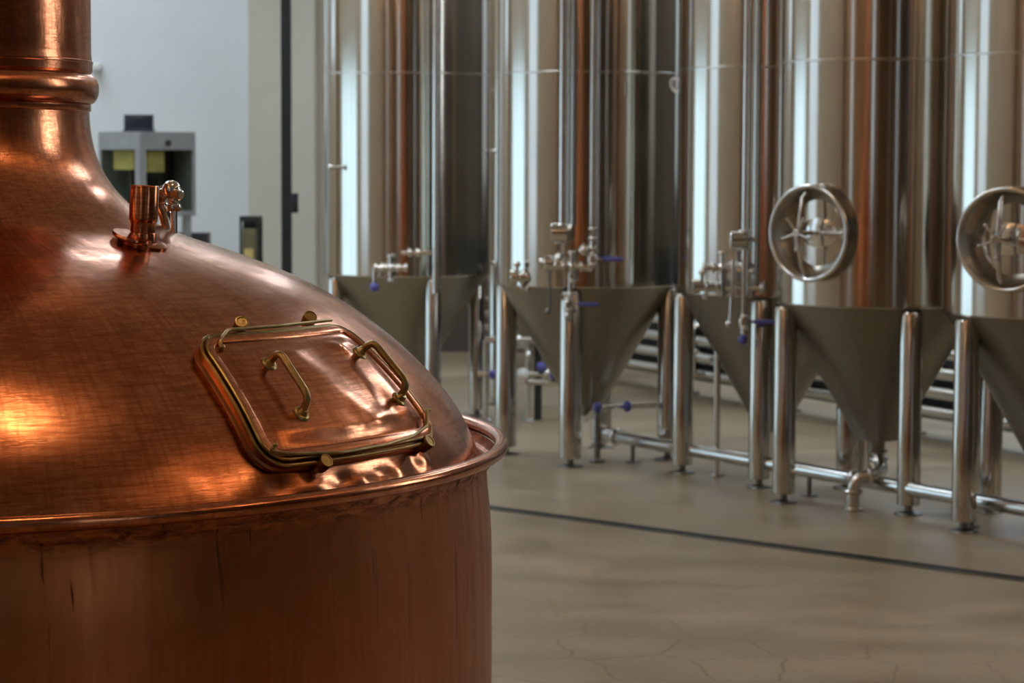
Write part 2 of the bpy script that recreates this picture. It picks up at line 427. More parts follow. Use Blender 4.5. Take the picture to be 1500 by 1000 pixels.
# ------------------------------------------------------------------ copper brew kettle
KX, KY = -1.50, 6.0
kettle = thing('brew_kettle', 'large domed copper brew kettle with square hatch, in the left foreground', 'brew kettle', (KX, KY, 0))
PROF = [(.4468,2.1527),(.4465,2.1238),(.4512,2.0761),(.4642,2.0284),(.4841,1.9875),(.5142,1.9465),(.5411,1.9226),(.5782,1.8919),(.612,1.868),(.6697,1.8424),(.7378,1.8237),(.8333,1.7949),(.9427,1.7491),(.9872,1.7305),(1.0642,1.6881),(1.1413,1.6391),(1.2184,1.5799),(1.2955,1.5039),(1.347,1.4431),(1.3744,1.4026),(1.3933,1.3635),(1.4106,1.3176)]
PROF = [(r, z-.07) for r, z in PROF]
for _ in range(2):   # ease measuring jitter
    PROF = [PROF[0]] + [((a[0]+2*b[0]+c[0])/4, (a[1]+2*b[1]+c[1])/4) for a, b, c in zip(PROF[:-2], PROF[1:-1], PROF[2:])] + [PROF[-1]]
def catmull(P, n=12):
    o = []
    for i in range(len(P)-1):
        p = [P[max(i-1,0)], P[i], P[i+1], P[min(i+2,len(P)-1)]]
        for k in range(n):
            w = k/n
            o.append(tuple(.5*(2*p[1][j]+(p[2][j]-p[0][j])*w+(2*p[0][j]-5*p[1][j]+4*p[2][j]-p[3][j])*w*w+(3*p[1][j]-p[0][j]-3*p[2][j]+p[3][j])*w**3) for j in (0,1)))
    o.append(P[-1]); return o
FINE = catmull(PROF)
SL = [0]
for a, b in zip(FINE[:-1], FINE[1:]): SL.append(SL[-1]+math.hypot(b[0]-a[0], b[1]-a[1]))
def prof_at(s):
    if s <= 0: i, w = 0, s/(SL[1])
    else:
        i = 0; lo, hi = 0, len(SL)-2
        while lo < hi:
            m = (lo+hi+1)//2
            if SL[m] <= s: lo = m
            else: hi = m-1
        i = lo; w = (s-SL[i])/(SL[i+1]-SL[i])
    i0, i1 = max(i-3, 0), min(i+4, len(FINE)-1)
    r = FINE[i][0]+(FINE[i+1][0]-FINE[i][0])*w; z = FINE[i][1]+(FINE[i+1][1]-FINE[i][1])*w
    tr, tz = FINE[i1][0]-FINE[i0][0], FINE[i1][1]-FINE[i0][1]; l = math.hypot(tr, tz)
    return r, z, -tz/l, tr/l
def D(az, s, n=0.0):
    "point on the dome: azimuth (degrees, 0 towards -Y, + to +X), arc length from the neck, height off the copper"
    r, z, nr, nz = prof_at(s); a = R_(az); r += nr*n; z += nz*n
    return Vector((r*math.sin(a), -r*math.cos(a), z))
def DN(az, s):
    r, z, nr, nz = prof_at(s); a = R_(az); return Vector((nr*math.sin(a), -nr*math.cos(a), nz))
STOT = SL[-1]
dents = [(46.5,1.315,1.3,.022,-.005),(50.5,1.325,1.4,.016,.005),(54.0,1.318,1.3,.018,-.006),(57.0,1.327,1.0,.014,.004),(60.0,1.318,1.5,.016,-.006),
         (63.0,1.325,1.1,.02,.005),(66.2,1.31,1.0,.025,-.006),(68.6,1.312,.9,.02,.005),(40,1.25,3,.05,-.003),(36,1.1,4,.06,.002),(30,.95,5,.08,-.002),(80,1.2,3,.06,-.002)]
bm = NB()
NA, NSEG = 300, len(FINE)
rows = []
azs = [(-180+360*k/NA) for k in range(NA)]
azs = sorted(set([round(x, 3) for x in azs if not (20 < x < 100)] + [round(20+.4*k, 3) for k in range(201)]))
ss = [STOT*k/230 for k in range(231)]
for s in ss:
    row = []
    for az in azs:
        h = 0
        if s > .8:
            for da, ds, ga, gs, dp in dents:
                q = ((az-da)/ga)**2+((s-ds)/gs)**2
                if q < 9: h += dp*math.exp(-q/1.2)
        row.append(bm.verts.new(D(az, s, h)))
    rows.append(row)
for a, b in zip(rows[:-1], rows[1:]):
    for k in range(len(azs)):
        j = (k+1) % len(azs); bm.faces.new((a[k], a[j], b[j], b[k]))
obj('dome', bm, M['dome'], kettle)
# neck: chimney, bead collar
bm = NB()
lathe(bm, [(.4528, 2.222), (.4528, 3.4), (.452, 5.2), (.452, 6.995)], 96)
obj('chimney', bm, M['dome'], kettle)
cz = 2.137
bead = [(.4468, 2.080), (.4500, 2.0815), (.4515, 2.084), (.4515, 2.097), (.4490, 2.099)]
for k in range(17):
    a = -PI*.42 + PI*.84*k/16
    bead.append((.4405+.0312*math.cos(a)**.8, cz+.0385*math.sin(a)))
bead += [(.4535, 2.178), (.4555, 2.180), (.4560, 2.198), (.4575, 2.200), (.4575, 2.2045), (.4545, 2.206), (.4528, 2.223)]
bm = NB(); lathe(bm, bead, 128); obj('neck_collar', bm, M['dome'], kettle)
# gutter and rolled rim
RR, RZ, rr = 1.475, 1.257, .0175
pr = [(1.4106, 1.2476), (1.4150, 1.2370), (1.4215, 1.2250), (1.4290, 1.2180), (1.4400, 1.2160), (1.4500, 1.2210), (1.4560, 1.2330), (1.4575, 1.245)]
bm = NB(); lathe(bm, pr, 256); obj('gutter', bm, M['barrel'], kettle)
pr = []
for k in range(25):
    a = PI*1.10 - 2*PI*.86*k/24
    pr.append((RR+rr*math.cos(a), RZ+rr*math.sin(a)))
bm = NB(); lathe(bm, pr, 256); obj('rim', bm, M['dome'], kettle)
bp = [(1.462, 1.2425), (1.458, 1.232), (1.452, 1.2155), (1.441, 1.2135), (1.4385, 1.205), (1.4385, 1.19), (1.4410, 1.150), (1.446, 1.10), (1.450, 1.04), (1.452, .95), (1.452, .30), (1.44, .22), (1.40, .16), (1.30, .12), (1.30, 0)]
bm = NB(); lathe(bm, bp, 256); obj('barrel', bm, M['barrel'], kettle)
# hatch
AZC, SC, RREF = 57.8, 1.103, 1.22
def H(t, u, n): return D(AZC+math.degrees(t/RREF), SC-u, n)
def rrect(hw, hh, r, m=10, per=14):
    out = []
    cs = ((hw-r, hh-r, 0), (-hw+r, hh-r, 90), (-hw+r, -hh+r, 180), (hw-r, -hh+r, 270))
    for i, (cx, cy, a0) in enumerate(cs):
        for k in range(m+1):
            a = R_(a0+90*k/m); out.append((cx+r*math.cos(a), cy+r*math.sin(a)))
        nx, ny, na = cs[(i+1) % 4]
        p = out[-1]; a = R_(na); q = (nx+r*math.cos(a), ny+r*math.sin(a))
        for k in range(1, per): out.append((p[0]+(q[0]-p[0])*k/per, p[1]+(q[1]-p[1])*k/per))
    return out
HW, HH, HR = .283, .172, .062
def ring_sweep(bm, path, closed=False):
    loops = []
    for o, n in path:
        loops.append([bm.verts.new(H(t, u, n)) for t, u in rrect(HW+o, HH+o, max(.012, HR+o))])
    if closed: loops.append(loops[0])
    for a, b in zip(loops[:-1], loops[1:]):
        for k in range(len(a)):
            j = (k+1) % len(a); bm.faces.new((a[k], a[j], b[j], b[k]))
    return loops
hc = NB(); ring_sweep(hc, [(.010, -.004), (.008, .004), (.003, .008), (.002, .020), (-.004, .0215), (-.010, .0205), (-.012, -.004)])
obj('hatch_collar', hc, M['bronze'], kettle)
hatch = NB()
loops = ring_sweep(hatch, [(-.010, .0216), (-.006, .0300), (-.010, .0345), (-.024, .0345), (-.0275, .0325), (-.0295, .0300), (-.033, .0296)])
ldents = [(-.03,.03,.05,.16,.006,.5),(.07,.0,.05,.13,-.004,.4),(.135,.092,.030,.016,.009,-.6),(.02,-.115,.020,.06,-.005,.5),(-.18,-.02,.05,.1,-.002,0),(.10,-.10,.05,.025,.004,.2),(.15,-.07,.03,.05,-.004,.1),(-.06,.12,.07,.018,-.004,0),(.055,-.12,.03,.02,.005,.3),(-.02,-.12,.03,.02,.003,.1)]
def lid_n(t, u):
    e = min(1, max(0, (HW-.033-abs(t))/.05))*min(1, max(0, (HH-.033-abs(u))/.04)); e = e*e*(3-2*e)
    n = .0296+.006*e
    for ct, cu, gt, gu, dp, rot in ldents:
        x, y = t-ct, u-cu; c, s = math.cos(rot), math.sin(rot); x, y = x*c+y*s, -x*s+y*c
        n += dp*math.exp(-((x/gt)**2+(y/gu)**2))*min(1, e*1.5)
    return n
base = rrect(HW-.033, HH-.033, max(.012, HR-.033)); prev = loops[-1]
NK = 34
for k in range(1, NK):
    sc_ = 1-k/NK
    cur = [hatch.verts.new(H(t*sc_, u*sc_, lid_n(t*sc_, u*sc_))) for t, u in base]
    for i in range(len(cur)):
        j = (i+1) % len(cur); hatch.faces.new((prev[i], prev[j], cur[j], cur[i]))
    prev = cur
c0 = hatch.verts.new(H(0, 0, lid_n(0, 0)))
for i in range(len(prev)): hatch.faces.new((prev[i], prev[(i+1) % len(prev)], c0))
ho = obj('hatch', hatch, M['dome'], kettle)
et = NB(); ring_sweep(et, [(.004, .0205), (.0065, .0225), (.0065, .0275), (.004, .0300), (.0005, .0295), (-.002, .0270), (-.002, .0225), (.000, .0208), (.004, .0205)])
ring_sweep(et, [(-.0105, .0342), (-.0090, .0362), (-.0065, .0362), (-.0045, .0335), (-.0045, .029), (-.009, .029), (-.0105, .0342)])
tag(obj('edge_trim', et, M['brass'], ho), 'brass edging of the hatch')
for t0, t1 in ((-.140, -.142), (.203, .200)):
    b = NB(); n0 = .032
    ua, ub = .070, -.068
    path = [H(t0, ua, n0), H(t0, ua-.004, .078), H(t1, ub+.012, .076), H(t1, ub, n0)]
    path = roundpath(path, .022, 7)
    tube(b, path, .0085, 16)
    for tt, u in ((t0, ua), (t1, ub)):
        p = H(tt, u, .031); nn = DN(AZC+math.degrees(tt/RREF), SC-u)
        lathe(b, [(0,0),(.019,0),(.020,.002),(.020,.005),(.017,.008),(.0125,.009),(.0105,.014),(.0085,.020),(0,.020)], 24, along(p, nn))
    tag(obj('handle', b, M['brass'], ho), 'brass bar handle')
for az, s in ((53.3, .896), (66.2, .900), (51.3, 1.287), (67.9, 1.285)):
    b = NB(); p = D(az, s, -.003); nn = DN(az, s)
    nn = (nn + (Vector((-.02,-.12,.2)) if s > 1 else Vector((-.12,-.55,.0)))).normalized()
    lathe(b, [(0,0),(.0085,0),(.0085,.012),(.0155,.016),(.0162,.020),(.0162,.044),(.0150,.047),(.0122,.0472),(.0115,.0455),(.006,.0450),(0,.0462)], 28, along(p, nn))
    tag(obj('clamp_knob', b, M['brass'], kettle), 'round brass knob')
b = NB()
tube(b, roundpath([D(46.9,.972,.030), D(47.2,.955,.038), D(49.4,.925,.037), D(58,.923,.035), D(67.6,.9235,.037), D(68.6,.924,.037)], .012, 4), .0042, 10)
ball(b, D(46.9,.974,.034), .0075); tag(obj('retaining_rod', b, M['brass'], ho), 'thin brass rod')
b = NB()
tube(b, roundpath([D(45.6,1.243,.052), D(45.3,1.249,.040), D(46.6,1.259,.042), D(53.4,1.270,.042), D(60,1.268,.042), D(65,1.262,.044), D(68.3,1.249,.046), D(69.6,1.225,.046), D(70.2,1.214,.046), D(70.6,1.219,.049)], .012, 4), .004, 10)
ball(b, D(45.6,1.242,.053), .006); tag(obj('retaining_rod', b, M['brass'], ho), 'thin bent brass rod')
# copper vent stub on the shoulder
AV, SV = 64.7, .0
for i, s in enumerate(SL):
    if FINE[i][0] >= .690: SV = s; break
nv = (DN(AV, SV)); P = D(AV, SV, 0)
b = NB(); lathe(b, [(0,-.004),(.058,-.004),(.060,.002),(.059,.006),(.054,.008),(.036,.009),(0,.009)], 48, along(P, nv))
P2 = D(AV-3.2, SV-.006, .008)
lathe(b, [(0,0),(.046,0),(.048,.004),(.046,.009),(0,.009)], 40, along(P2, nv))
vp = NB()
lathe(vp, [(.0345,.0),(.0345,.022),(.0335,.026),(.0300,.028),(.0300,.050),(.0305,.052),(.0335,.056),(.0340,.060),(.0335,.136),(.0325,.138),(.0305,.137),(.0300,.06),(0,.055)], 40,
      Matrix.Translation(P+Vector((0,0,-.004))) @ Matrix.Rotation(R_(3), 4, 'Y'))
vo_ = obj('vent_pipe', vp, M['dome'], kettle); obj('flange', b, M['dome'], vo_)
# spray valve on the far shoulder
b = NB()
import mathutils
Q = Vector((.640, .05, 1.775))
# stands just behind the outline of the shoulder
tube(b, roundpath([Q+Vector((.0,.05,-.03)), Q+Vector((-.012,.05,.045)), Q+Vector((-.03,.04,.09)), Q+Vector((-.012,.01,.108))], .05, 6), .0185, 16)
sv = obj('spray_valve', b, M['chrome'], kettle)
b = NB(); ball(b, Q+Vector((.008,.0,.112)), .0245, n=20); rod(b, Q+Vector((-.04,.02,.098)), Q+Vector((.008,0,.112)), .013); disc(b, Q+Vector((.012,-.008,.106)), (.75,-.6,-.2), .0125, .032, 16)
obj('ball_joint', b, M['chrome'], sv)
b = NB(); rod(b, Q+Vector((.014,.0,-.06)), Q+Vector((.014,0,.10)), .0085); clamp(b, Q+Vector((.014,0,.068)), (0,0,1), .019, .018); clamp(b, Q+Vector((.014,0,.086)), (0,0,1), .015, .012); disc(b, Q+Vector((.018,-.012,.066)), (.8,-.6,0), .006, .018, 12)
obj('stem', b, M['chrome'], sv)

# ------------------------------------------------------------------ fermentation tanks
shared = {}
def shell_bm(R, zb, zs, zt):
    b = NB()
    p = [(R-.035, zb-.004), (R-.006, zb-.004), (R, zb+.004), (R, zb+.02), (R, zs-.012)]
    p += [(R, zs+.012), (R, zt)]
    for k in range(1, 13):
        a = PI/2*k/12; p.append((R*math.cos(a) if k < 12 else 0, zt+.32*R*math.sin(a)))
    return lathe(b, p, 128)
def cone_bm(R, zb, zo, ro):
    b = NB()
    p = [(R-.012, zb-.003), (R-.02, zb-.014), (R-.034, zb-.032), (R-.075, zb-.095)]
    p += [(ro+.014, zo+.03), (ro, zo+.006), (ro-.004, zo), (.05, zo-.004), (.046, zo-.03), (.046, zo-.055), (.06, zo-.056), (.06, zo-.075), (0, zo-.075)]
    return lathe(b, p, 96)
def leg_bm(h, r):
    b = NB(); lathe(b, [(0, .055), (r-.004, .055), (r, .059), (r, h-.02), (r*.9, h-.004), (0, h)], 32); return b
def pad_bm(r):
    b = NB(); lathe(b, [(0, 0), (r*1.18, 0), (r*1.2, .004), (r*1.15, .010), (.035, .018), (.022, .022), (.022, .056), (0, .056)], 28); return b
def put(name, key, make, m, parent, loc=(0,0,0), rz=0):
    if key not in shared:
        o = obj(name, make(), m, parent); shared[key] = o.data
    else:
        o = bpy.data.objects.new(name, shared[key]); link(o, parent)
    o.location = loc; o.rotation_euler = (0, 0, rz); return o
def tank(x, y, label, legs, R=.6, zs=2.535, zb=1.16, zo=.36, zt=4.6, legr=.545, lr=.066, name='fermentation_tank', group='conical steel tanks'):
    t = thing(name, label, 'tank', (x, y, 0), 0, group)
    k = (R, zs, zb, zt)
    put('shell', ('shell', k), lambda: shell_bm(R, zb, zs, zt), M['steel'], t)
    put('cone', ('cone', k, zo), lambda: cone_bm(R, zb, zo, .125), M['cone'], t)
    def seam():
        b = NB(); return lathe(b, [(R-.002, zs-.010), (R+.0008, zs-.007), (R+.0016, zs), (R+.0008, zs+.007), (R-.002, zs+.010)], 128)
    put('weld_seam', ('seam', k), seam, M['satin'], t)
    def gus():
        b = NB(); lathe(b, [(lr, 0), (lr+.012, .0), (lr+.012, .03), (lr, .06)], 24); return b
    for a in legs:
        p = (legr*math.sin(R_(a)), -legr*math.cos(R_(a)), 0)
        o = put('leg', ('leg', zb, lr), lambda: leg_bm(zb-.02, lr), M['leg'], t, p)
        put('foot_pad', ('pad', lr), lambda: pad_bm(lr), M['darksteel'], o)
    return t
def cyl(a, r, z): return Vector((r*math.sin(R_(a)), -r*math.cos(R_(a)), z))
T1 = tank(-.80, 18.4, 'tall steel tank farthest left, beside the black post', (22, 112, 202, 292), R=.63, zs=2.61, zb=1.115, zo=.34, legr=.57, lr=.062)
T2 = tank(.497, 16.05, 'steel cone-bottomed tank second from the left, two blue valve levers on its front', (-12.5, 77.5, 167.5, 257.5), legr=.55, lr=.072)
T3 = tank(1.627, 15.1, 'steel cone-bottomed tank third from the left, blue-tipped drain pipe hanging on its front', (-13, 77, 167, 257), legr=.56)
T4 = tank(2.128, 14.0, 'steel cone-bottomed tank second from the right with a round manway', (10, 100, 190, 280), legr=.56)
T5 = tank(2.93, 13.05, 'steel cone-bottomed tank cut off by the right edge, with a round manway', (-66, 24, 114, 204), legr=.56)
B1 = tank(.28, 19.9, 'shadowed steel tank standing behind the two leftmost tanks', (-48, 42, 132, 222), name='rear_tank', group=None)

# --- manways
def manway(t, az, R, z):
    d = Vector((math.sin(R_(az)), -math.cos(R_(az)), 0))
    mx = Matrix.Translation(d*(R-.035)+Vector((0,0,z))) @ Matrix.Rotation(R_(az), 4, 'Z') @ Matrix.Rotation(PI/2, 4, 'X')
    # local frame: +Z points outwards, +Y up, +X to the right seen from outside
    b = NB()
    lathe(b, [(.178, -.04), (.180, .02), (.186, .035), (.240, .118), (.248, .126), (.262, .128), (.270, .122), (.268, .112), (.256, .104), (.20, .03), (.198, -.02)], 72)
    col = obj('manway_collar', b, M['funnel'], t); col.matrix_local = mx
    b = NB(); lathe(b, [(.262+.0125*math.cos(2*PI*q/14), .120+.0125*math.sin(2*PI*q/14)) for q in range(15)], 72); obj('lip', b, M['chrome'], col)
    b = NB()
    p = [(.185, .012), (.182, .020), (.172, .026), (.163, .020), (.150, .010)]
    for k in range(1, 13): p.append((.150*(1-k/12), .010+.036*(1-(1-k/12)**2)))
    lathe(b, p, 64); dr = obj('manway_door', b, M['chrome'], col)
    b = NB(); tube(b, [(-.02,.222,.118), (-.02,.19,.15), (-.02,.10,.168), (-.02,0,.172), (-.02,-.10,.168), (-.02,-.19,.15), (-.02,-.222,.118)], [.012,.013,.0145,.016,.0145,.013,.012], 14)
    obj('yoke_bar', b, M['satin'], col)
    b = NB(); rod(b, (-.02,0,.055), (-.02,0,.205), .014); disc(b, (-.02,0,.188), (0,0,1), .024, .022, 20)
    for k in range(5):
        a = R_(72*k+200); rod(b, (-.02,0,.198), (-.02+.095*math.cos(a), .095*math.sin(a), .208), .0075, 10)
        ball(b, (-.02+.095*math.cos(a), .095*math.sin(a), .208), .010, n=10)
    obj('handwheel', b, M['satin'], col)
    b = NB(); box(b, .176, .21, -.03, .03, .02, .06); rod(b, (.04,0,.055), (.19,0,.05), .013)
    obj('hinge', b, M['satin'], col)
manway(T4, -44, .6, 1.572); manway(T5, -34, .6, 1.572)

# --- standpipes, valves and cleaning arms on the tank fronts (positions local to each tank)
def standpipe(t, p, z0, z1, r, name='standpipe'):
    b = NB(); rod(b, (p[0], p[1], z0), (p[0], p[1], z1), r, 18); return obj(name, b, M['pipe'], t)
def bracket(t, a, b2): 
    b = NB(); rod(b, a, b2, .008, 10); return obj('pipe_bracket', b, M['darksteel'], t)
def bfly(t, c, axis, lever, blue=True, s=1.0, name='butterfly_valve'):
    "butterfly valve: two ferrules, disc body, neck and long lever"
    c = Vector(c); ax = Vector(axis).normalized(); b = NB()
    disc(b, c-ax*.022*s, ax, .036*s, .044*s, 22); clamp(b, c-ax*.034*s, ax, .030*s); clamp(b, c+ax*.034*s, ax, .030*s)
    ld = Vector(lever).normalized(); rod(b, c, c+ld*.055*s, .010*s, 10)
    v = obj(name, b, M['chrome'], t)
    h = NB(); a0 = c+ld*.05*s; a1 = c+ld*.19*s
    tube(h, [a0, a0+ld*.02, a1-ld*.02, a1], [.009*s, .013*s, .014*s, .010*s], 12)
    o = obj('lever', h, M['blue'] if blue else M['chrome'], v); tag(o, 'blue lever sleeve' if blue else None)
    return v
def cluster(t, p, name='valve_cluster'):
    "cross of sanitary fittings"
    p = Vector(p); b = NB()
    rod(b, p+Vector((-.11,0,0)), p+Vector((.11,0,0)), .019, 16); rod(b, p+Vector((0,0,-.09)), p+Vector((0,0,.09)), .017, 16); rod(b, p, p+Vector((.0,.16,0)), .02, 16)
    for d in ((-.11,0,0),(.11,0,0),(-.055,0,0),(.055,0,0)): clamp(b, p+Vector(d), (1,0,0), .033)
    for d in ((0,0,-.09),(0,0,.09)): clamp(b, p+Vector(d), (0,0,1), .030)
    ball(b, p, .034)
    return obj(name, b, M['chrome'], t)
def px(t, x, y, Y):
    "local point on tank t for a spot seen at height/side x,y of the photograph at real depth Y"
    X = (x-750)/f_px*Y; Z = CAMH-(y-237.5-.004*(x-750))/f_px*Y
    return Vector((X, Y, Z)) - Vector(t.location)
# T1
Y = 17.72
standpipe(T1, px(T1, 639, 0, Y), 1.0, 6.4, .034)
c = px(T1, 560, 392, Y); cluster(T1, c+Vector((.06,0,.0)))
c2 = px(T1, 600, 370, Y); b = NB(); rod(b, c2+Vector((-.06,0,0)), c2+Vector((.2,0,0)), .018); clamp(b, c2, (1,0,0), .034); clamp(b, c2+Vector((.06,0,0)), (1,0,0), .034); rod(b, c2, c2+Vector((0,.1,0)), .02); obj('sampling_arm', b, M['chrome'], T1)
b = NB(); q = px(T1, 548, 400, Y); rod(b, q+Vector((0,0,.04)), q+Vector((0,0,-.09)), .014); v = obj('sample_cock', b, M['chrome'], T1)
b = NB(); ball(b, q+Vector((0,0,-.10)), .035); tag(obj('cap', b, M['blue'], v), 'blue cap')
for xx, yy in ((484, 245), (722, 222), (655, 211)):
    b = NB(); q = px(T1, xx, yy, 17.95 if xx < 700 else 18.3); 
    b = NB(); ball(b, q, .022, n=12); rod(b, q, q+Vector((0,.25,0)), .012); obj('thermowell', b, M['chrome'], T1)
# T2
Y = 15.36
standpipe(T2, px(T2, 824, 0, Y), px(T2, 824, 330, Y).z, 6.4, .026)
standpipe(T2, px(T2, 838, 0, Y+.05), px(T2, 838, 330, Y).z, 6.4, .012)
standpipe(T2, px(T2, 868, 0, Y), px(T2, 868, 335, Y).z, 6.4, .022)
c = px(T2, 818, 340, Y); b = NB(); disc(b, c+Vector((-.05,-.02,0)), (1,0,0), .060, .10, 24); rod(b, c, c+Vector((0,.14,0)), .02); clamp(b, c+Vector((0,0,-.06)), (0,0,1), .034); obj('check_valve', b, M['chrome'], T2)
c = px(T2, 838, 390, Y); cluster(T2, c)
b = NB(); e = px(T2, 868, 335, Y); tube(b, roundpath([e+Vector((0,0,.04)), e+Vector((0,0,-.11)), px(T2, 868, 392, Y), c+Vector((.05,0,-.01))], .05, 6), .020, 16)
for dz in (.0, -.06, -.12): clamp(b, e+Vector((0,0,dz)), (0,0,1), .034)
ball(b, px(T2, 855, 366, Y)+Vector((0,-.02,0)), .036); obj('elbow_pipe', b, M['chrome'], T2)
bfly(T2, px(T2, 868, 379, Y-.02), (0,0,1), (1,0,0))
b = NB(); q0 = px(T2, 792, 385, Y+.05); q1 = px(T2, 815, 383, Y)
tube(b, [q0, q1, c], .017); clamp(b, q0, (1,0,0), .036); clamp(b, q0+Vector((.05,0,0)), (1,0,0), .04); disc(b, q0+Vector((.02,-.03,0)), (1,0,0), .052, .05, 20); obj('valve_body', b, M['chrome'], T2)
b = NB(); q = px(T2, 805, 392, Y); rod(b, q, px(T2, 805, 455, Y), .008); ball(b, px(T2, 803, 456, Y), .022); ball(b, q, .016); obj('sample_tube', b, M['darksteel'], T2)
b = NB(); q = px(T2, 836, 400, Y); rod(b, q, px(T2, 834, 462, Y), .016); clamp(b, px(T2, 836, 430, Y), (0,0,1), .032); clamp(b, px(T2, 834, 452, Y), (0,0,1), .03); ball(b, px(T2, 832, 462, Y), .025); rod(b, px(T2, 822, 435, Y), px(T2, 836, 437, Y), .02); obj('drop_pipe', b, M['chrome'], T2)
bfly(T2, px(T2, 833, 445, Y-.03), (0,0,1), (1,0,-.02))
b = NB(); q = px(T2, 766, 406, 15.62); 
disc(b, q+Vector((-.085,0,0)), (1,0,0), .052, .05, 22); rod(b, q+Vector((-.08,0,0)), q+Vector((.11,0,0)), .030); clamp(b, q+Vector((.0,0,0)), (1,0,0), .048); clamp(b, q+Vector((.06,0,0)), (1,0,0), .045); clamp(b, q+Vector((.11,0,0)), (1,0,0), .04)
rod(b, q, q+Vector((.05,.2,0)), .026); rod(b, q+Vector((-.04,-.02,0)), q+Vector((-.04,-.02,.085)), .012); ball(b, q+Vector((-.04,-.02,.085)), .024); rod(b, q+Vector((0,0,-.02)), q+Vector((0,0,-.07)), .018); ball(b, q+Vector((.03,0,-.07)), .022)
obj('sampling_valve', b, M['chrome'], T2)
b = NB(); q = px(T2, 920, 342, 15.62); ball(b, q, .022, n=12); rod(b, q, q+Vector((0,.2,0)), .012); obj('thermowell', b, M['darksteel'], T2)
# outlet piping under T2
b = NB(); q = Vector((0,0,.285)); q1 = px(T2, 876, 597, 15.75); q2 = px(T2, 962, 594, 15.9)
tube(b, [q, q+Vector((0,-.02,-.03)), Vector((.06,-.2,q1.z)), q1], .022); rod(b, q1, q2, .020); 
ol = obj('outlet_pipe', b, M['chrome'], T2)
b = NB(); rod(b, q1, Vector((q1.x, q1.y, .03)), .022); clamp(b, Vector((q1.x, q1.y, .3)), (0,0,1), .04); clamp(b, Vector((q1.x,q1.y,.12)), (0,0,1), .036); disc(b, Vector((q1.x,q1.y,0)), (0,0,1), .05, .02, 20); obj('outlet_stand', b, M['darksteel'], T2)
for qq in (q1, px(T2, 920, 595, 15.8)):
    b = NB(); ball(b, qq+Vector((0,-.02,0)), .03, (1,1,1.25), 14); tag(obj('valve_cap', b, M['blue'], ol), 'blue valve cap')
# T3
Y = 14.42
standpipe(T3, px(T3, 1091, 0, Y), px(T3, 1091, 490, Y).z, 6.4, .022)
standpipe(T3, px(T3, 1106, 0, Y+.06), px(T3, 1106, 420, Y).z, 6.4, .016)
c = px(T3, 1083, 351, Y); b = NB(); disc(b, c+Vector((-.06,-.02,0)), (1,0,0), .05, .1, 24); rod(b, c, c+Vector((0,.12,0)), .018); clamp(b, c+Vector((.02,0,.05)), (0,0,1), .034); clamp(b, c+Vector((.02,0,-.05)), (0,0,1), .034); obj('check_valve', b, M['chrome'], T3)
c = px(T3, 1058, 392, Y+.05); cluster(T3, c)
b = NB(); rod(b, c, px(T3, 1104, 398, Y), .014); clamp(b, px(T3, 1100, 398, Y), (1,0,0), .026); obj('cross_pipe', b, M['chrome'], T3)
b = NB(); rod(b, px(T3, 1060, 422, Y+.02), px(T3, 1112, 422, Y), .013); clamp(b, px(T3, 1115, 422, Y), (1,0,0), .036, .024); obj('cross_pipe', b, M['pipe'], T3)
b = NB(); q = px(T3, 1028, 420, Y+.12)
disc(b, q+Vector((-.06,0,0)), (1,0,0), .048, .05, 20); rod(b, q+Vector((-.06,0,0)), q+Vector((.1,0,0)), .028); clamp(b, q+Vector((.03,0,0)), (1,0,0), .045); clamp(b, q+Vector((.09,0,0)), (1,0,0), .04); rod(b, q, q+Vector((.03,.2,0)), .026); rod(b, q, q+Vector((0,-.01,.09)), .012); ball(b, q+Vector((0,-.01,.09)), .022); ball(b, q+Vector((.02,0,-.055)), .022)
obj('sampling_valve', b, M['chrome'], T3)
b = NB(); rod(b, px(T3, 1074, 380, Y), px(T3, 1071, 470, Y), .013); ball(b, px(T3, 1068, 474, Y), .022); obj('sample_tube', b, M['pipe'], T3)
b = NB(); rod(b, px(T3, 1058, 400, Y), px(T3, 1060, 435, Y), .01); obj('sample_tube', b, M['darksteel'], T3)
bfly(T3, px(T3, 1091, 471, Y-.02), (0,0,1), (1,0,0))
b = NB(); q = px(T3, 1089, 497, Y); ball(b, q, .03, (1,1,1.1), 14); tag(obj('drain_cap', b, M['blue'], T3), 'blue drain cap')
b = NB(); q = px(T3, 990, 126, 15.2)
lathe(b, [(.045,0),(.055,.004),(.055,.02),(.045,.024),(.036,.018),(.036,.004),(.045,0)], 24, along(q, (-.6,-.8,0)) @ Matrix.Scale(.75, 4, (1,0,0))); rod(b, q, q+Vector((.15,.05,0)), .012); obj('gauge_ring', b, M['white'], T3)
b = NB(); q = px(T3, 1052, 690, 15.05); rod(b, Vector((q.x, q.y, .01)), Vector((q.x, q.y, .80)), .021); disc(b, Vector((q.x, q.y, 0)), (0,0,1), .045, .012, 18); obj('prop', b, M['pipe'], T3)
# T4 outlet elbow
Y = 13.6
b = NB(); tube(b, roundpath([Vector((0,0,.29)), Vector((.02,-.1,.19)), px(T4, 1284, 698, Y), px(T4, 1257, 703, Y), px(T4, 1254, 730, Y), Vector((px(T4, 1254, 730, Y).x, Y-14.0, .012))], .08, 7), .038, 18)
for q, d_ in ((Vector((.005,-.03,.25)), (0,-.2,1)), (px(T4, 1279, 698, Y), (1,0,.15)), (px(T4, 1254, 722, Y), (0,0,1))): clamp(b, q, d_, .056, .026)
q = px(T4, 1254, 738, Y); lathe(b, [(0,0),(.06,0),(.06,.012),(.036,.02),(0,.02)], 24, Matrix.Translation((q.x, q.y, 0)))
obj('outlet_elbow', b, M['satin'], T4)

